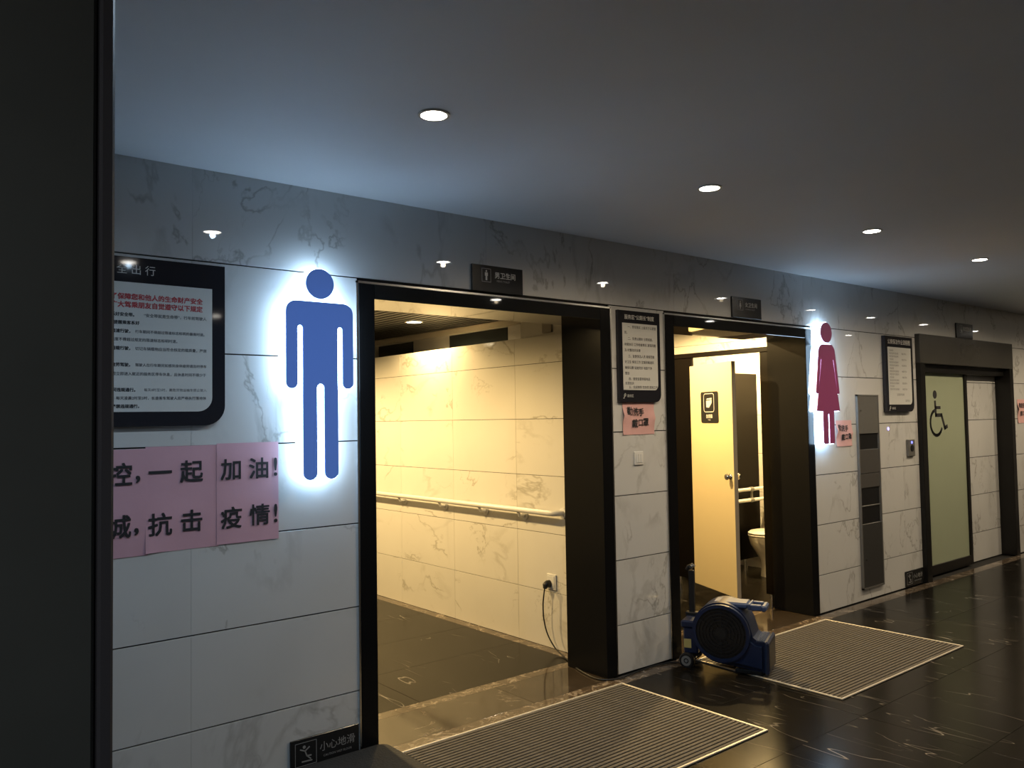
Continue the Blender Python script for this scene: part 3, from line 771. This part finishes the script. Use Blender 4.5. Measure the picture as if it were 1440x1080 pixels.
# ------------------------------------------------------------------ women's cubicle
def cubicle():
    X = 6.0
    t = thing('toilet_cubicle', (6.7, .95, 0), 'dark toilet cubicle with a cream door standing ajar', 'cubicle')
    obj('front_panel', MB().cbox(X, X+.03, 1.15, 3.6, .125, 2.12, .002), 'cubicle_dark', t)
    obj('pilaster', MB().cbox(X, X+.03, .347, .435, .105, 2.12, .002), 'cubicle_dark', t)
    obj('head_rail', MB().cbox(X-.012, X+.035, .347, 3.6, 2.12, 2.162, .003), 'cubicle_dark', t)
    obj('divider', MB().cbox(X+.03, 7.455, 1.455, 1.485, .125, 2.02, .002), 'cubicle_dark', t)
    for (a, b) in ((X+.015, 1.35), (X+.015, .39), (X+.015, 2.4), (7.2, 1.47)):
        obj('foot', MB().tube([(a, b, .0005), (a, b, .13)], [.022, .014], 10), 'chrome', t)
    # door, hinged at its far edge and swung out into the aisle
    hx, hy = 5.985, 1.14; ang = math.atan2(.49-1.14, 5.71-5.985); L = .70
    d = thing('door', (hx, hy, .1), parent=t, rz=ang)
    # local x along the leaf from the hinge; local +y / -y faces
    obj('leaf', MB().cbox(0, L, -.018, .018, 0, 1.94, .002), 'door_cream', d, True)
    obj('edge_band', MB().box(L, L+.002, -.0175, .0175, .001, 1.939), 'door_edge', d, True)
    k = thing('knob', (0, 0, 0), parent=d); k.location = (L-.055, 0, .985)
    for s in (-1, 1):
        obj('knob_ball', MB().tube([(0, s*.018, 0), (0, s*.024, 0), (0, s*.034, 0), (0, s*.040, 0), (0, s*.052, 0), (0, s*.062, 0), (0, s*.066, 0)], [.028, .026, .012, .020, .028, .022, .004], 16), 'chrome', k, True)
    return t, d, L
t_c, door_c, DL = cubicle()
# local -y of the leaf maps to the world direction (sin(ang), -cos(ang)); pick the one pointing to -x
_ang = math.atan2(.49-1.14, 5.71-5.985); SG = -1 if math.sin(_ang) < 0 else 1
def door_sign():
    # seen from the aisle, local x runs towards the viewer's right
    fn = lambda u, v, dd: (u, SG*(.018+dd), v)
    pl = obj('sign_plate', MB().prism(rpoly([(.195, 1.43, .02), (.485, 1.43, .02), (.485, 1.70, .02), (.195, 1.70, .02)]), fn, 0, .004), 'plate_black', door_c, True)
    f2 = lambda u, v, dd: (u, SG*(.022+dd), v)
    R = rpoly([(.248, 1.525, .025), (.418, 1.525, .025), (.418, 1.683, .025), (.248, 1.683, .025)], 5)
    strokes('outline', [R+[R[0]]], .006, 'letter_white', pl, f2, .001, True)
    obj('paper_icon', MB().prism([(.290, 1.565), (.335, 1.562), (.378, 1.60), (.382, 1.628), (.288, 1.622)], f2, 0, .001).prism([(.296, 1.630), (.382, 1.634), (.382, 1.645), (.302, 1.642)], f2, 0, .001), 'letter_white', pl, True)
    text('lettering', '坐便器', .036, 'letter_white', pl, f2, .335, 1.488, local=True, bold=.012)
    text('small_lettering', 'Toilet', .018, 'letter_white', pl, f2, .335, 1.457, local=True)
door_sign()
def toilet():
    t = thing('toilet', (7.15, 1.2, 0), 'white porcelain toilet partly hidden behind the doorway jamb', 'toilet')
    cx, cy = 7.16, 1.15
    def ell(z, fx, bx, hy):     # front reaches -x by fx, back +x by bx
        out = []
        for k in range(28):
            a = 2*PI*k/28; c, s = math.cos(a), math.sin(a)
            out.append((cx+(bx if c > 0 else fx)*c, cy+hy*s, z))
        return out
    obj('bowl', MB().loft([ell(.0005, .10, .19, .10), ell(.06, .09, .19, .095), ell(.16, .10, .20, .10), ell(.24, .16, .22, .135), ell(.32, .225, .24, .172), ell(.385, .245, .25, .185), ell(.40, .24, .25, .183)]), 'porcelain', t)
    obj('seat', MB().loft([ell(.401, .245, .19, .187), ell(.412, .252, .19, .192), ell(.42, .248, .19, .188)]), 'white_plastic', t)
    obj('lid', MB().loft([ell(.421, .246, .19, .188), ell(.436, .250, .19, .190), ell(.446, .235, .185, .178)]), 'white_plastic', t)
    obj('cistern', MB().cbox(7.355, 7.458, .96, 1.30, .36, .78, .012), 'porcelain', t)
    obj('flush_button', MB().tube([(7.41, 1.15, .779), (7.41, 1.15, .788)], .022, 14), 'chrome', t)
toilet()
def grab_bars():
    t = thing('grab_bar', (7.2, 1.40, .7), 'pair of white grab bars beside the toilet', 'grab bar')
    for z in (.845, .738):
        obj('bar', MB().tube([(6.60, 1.34, z), (7.12, 1.34, z)], .018, 10), 'white_plastic', t)
        obj('sleeve', MB().tube([(7.115, 1.34, z), (7.165, 1.34, z)], .024, 10), 'grey_plastic', t)
        obj('wall_bar', MB().tube([(7.16, 1.34, z), (7.456, 1.34, z)], .017, 10), 'white_plastic', t)
    obj('link', MB().tube([(7.145, 1.34, .738), (7.145, 1.34, .845)], .013, 10), 'grey_plastic', t)
    obj('front_bend', MB().tube([(6.60, 1.34, .845)]+[(6.60-.0535*math.sin(a), 1.34, .7915+.0535*math.cos(a)) for a in (.5, 1, PI/2, 2.1, 2.6)]+[(6.60, 1.34, .738)], .018, 10), 'white_plastic', t)
grab_bars()

# ------------------------------------------------------------------ blower
def blower():
    dx, dy = .42, -.907
    t = thing('air_blower', (4.375, -.385, .0092), 'blue floor drying blower standing at the corner of the middle doorway', 'blower', rz=math.atan2(dy, dx))
    # local +x = outlet direction (image right), local +y = away from the viewer? (z up) -> viewer side is -y... set below
    t.scale = (.92, .92, .92)
    V = -1            # viewer side sign on local y
    W = .145
    fn = lambda u, v, d: (u, d, v)
    c = (-.03, .262); R = .205
    prof = []
    # volute: spiral growing towards the outlet, ends in the square mouth at lower right
    for k in range(0, 41):
        a = math.radians(20+k*6.25)          # 20 .. 270 deg counter-clockwise
        r = R*(.93+.10*k/40)
        prof.append((c[0]+r*math.cos(a), c[1]+r*math.sin(a)))
    prof += [(.10, .040), (.18, .028), (.262, .018), (.262, .222), (.20, .226), (.172, .245)]
    bm = bmesh.new()
    f = bm.faces.new([bm.verts.new(fn(u, v, -W)) for u, v in prof])
    ex = bmesh.ops.extrude_face_region(bm, geom=[f])
    for q in ex['geom']:
        if isinstance(q, bmesh.types.BMVert): q.co.y = W
    bmesh.ops.recalc_face_normals(bm, faces=bm.faces)
    capE = [e for e in bm.edges if abs(e.verts[0].co.y-e.verts[1].co.y) < 1e-6]
    bmesh.ops.bevel(bm, geom=capE, offset=.030, segments=4, affect='EDGES', clamp_overlap=True)
    mb = MB(); mb.bm(bm); mb.smooth = True
    body = obj('housing', mb, 'blower_blue', t, True)
    # intake rim and grille on the viewer's side
    y0 = V*W
    gc = (c[0], c[1])
    fv = lambda u, v, d: (u, y0+V*d, v)
    g = obj('intake_rim', MB().ring(gc, .168, .190, fv, -.012, .018, 40), 'blower_blue', t, True)
    obj('intake_well', MB().prism(circle(gc[0], gc[1], .169, 40), fv, .0005, .003), 'steel_black', t, True)
    for r in (.04, .062, .084, .106, .128, .150):
        obj('grille_ring', MB().ring(gc, r-.0035, r+.0035, fv, .006, .013, 36), 'black_plastic', t, True)
    for k in range(6):
        a = PI*k/6; ca, sa = math.cos(a), math.sin(a); n = (-sa*.004, ca*.004)
        pl = [(gc[0]+ca*.169*s1+n[0]*s2, gc[1]+sa*.169*s1+n[1]*s2) for s1, s2 in ((-1, -1), (1, -1), (1, 1), (-1, 1))]
        obj('grille_spoke', MB().prism(pl, fv, .004, .010), 'black_plastic', t, True)
    obj('hub', MB().prism(circle(gc[0], gc[1], .036, 24), fv, .003, .016), 'black_plastic', t, True)
    # outlet mouth: collar with ribs
    obj('outlet_collar', MB().cbox(.250, .276, -W-.006, W+.006, .012, .232, .012), 'blower_blue', t, True)
    obj('outlet_grille', MB().box(.2762, .278, -W+.02, W-.02, .04, .205), 'steel_black', t, True)
    for i in range(6):
        x = .195+.009*i
        obj('outlet_rib', MB().cbox(x, x+.0035, -W*.92, W*.92, .220, .2335, .0015), 'blower_blue_pale', t, True)
    # top carrying handle with slot
    hz = .462
    hb = MB()
    yb0, yb1 = -.075, .075
    hb.cbox(-.10, .135, yb0, yb1, hz-.045, hz-.005, .012)
    hb.cbox(.135, .155, yb0, yb1, hz-.048, hz-.008, .006)
    hb.cbox(.15, .225, yb0, yb0+.038, hz-.050, hz-.012, .006); hb.cbox(.15, .225, yb1-.038, yb1, hz-.050, hz-.012, .006)
    hb.cbox(.22, .255, yb0, yb1, hz-.055, hz-.014, .010)
    obj('carry_handle', hb, 'blower_blue_pale', t, True)
    # rear bracket, telescopic pull handle
    rb = obj('rear_bracket', MB().cbox(-.315, -.20, -.11, .11, .265, .315, .010), 'blower_blue', t, True)
    obj('rear_leg', MB().cbox(-.30, -.20, -.10, .10, .09, .27, .010), 'blower_blue', t, True)
    p = thing('pull_handle', (0, 0, 0), parent=t); p.location = (-.275, .07, .30)
    obj('post', MB().cbox(-.020, .020, -.016, .016, 0, .33, .005), 'black_plastic', p, True)
    obj('collar', MB().cbox(-.045, .060, -.025, .025, .008, .040, .006), 'black_plastic', p, True)
    obj('grip', MB().tube([(-.03, 0, .33), (-.02, 0, .352), (.008, 0, .366), (.022, 0, .352)], .014, 10), 'black_plastic', p, True)
    obj('knob', MB().tube([(.004, -.016, .355), (.004, -.030, .355)], [.014, .010], 12), 'chrome', p, True)
    # wheels
    for s in (-1, 1):
        wv = obj('wheel', MB().tube([(-.272, s*.105, .052), (-.272, s*.112, .052), (-.272, s*.138, .052), (-.272, s*.145, .052)], [.046, .0515, .0515, .046], 24), 'black_plastic', t, True)
        obj('hub_cap', MB().ring((-.272, .052), .018, .034, lambda u, v, d: (u, s*(.145+d), v), 0, .004, 24), 'grey_plastic', wv, True)
        obj('axle', MB().tube([(-.272, s*.09, .052), (-.272, s*.149, .052)], .010, 10), 'grey_plastic', wv, True)
    obj('sticker', MB().box(-.295, -.245, -.1025, -.1005, .13, .19), 'yellow_sticker', t, True)
    obj('foot', MB().cbox(.05, .23, -.12, .12, .0008, .030, .006), 'black_plastic', t, True)
blower()

for _o in bpy.data.objects:
    if '_c' in _o: del _o['_c']
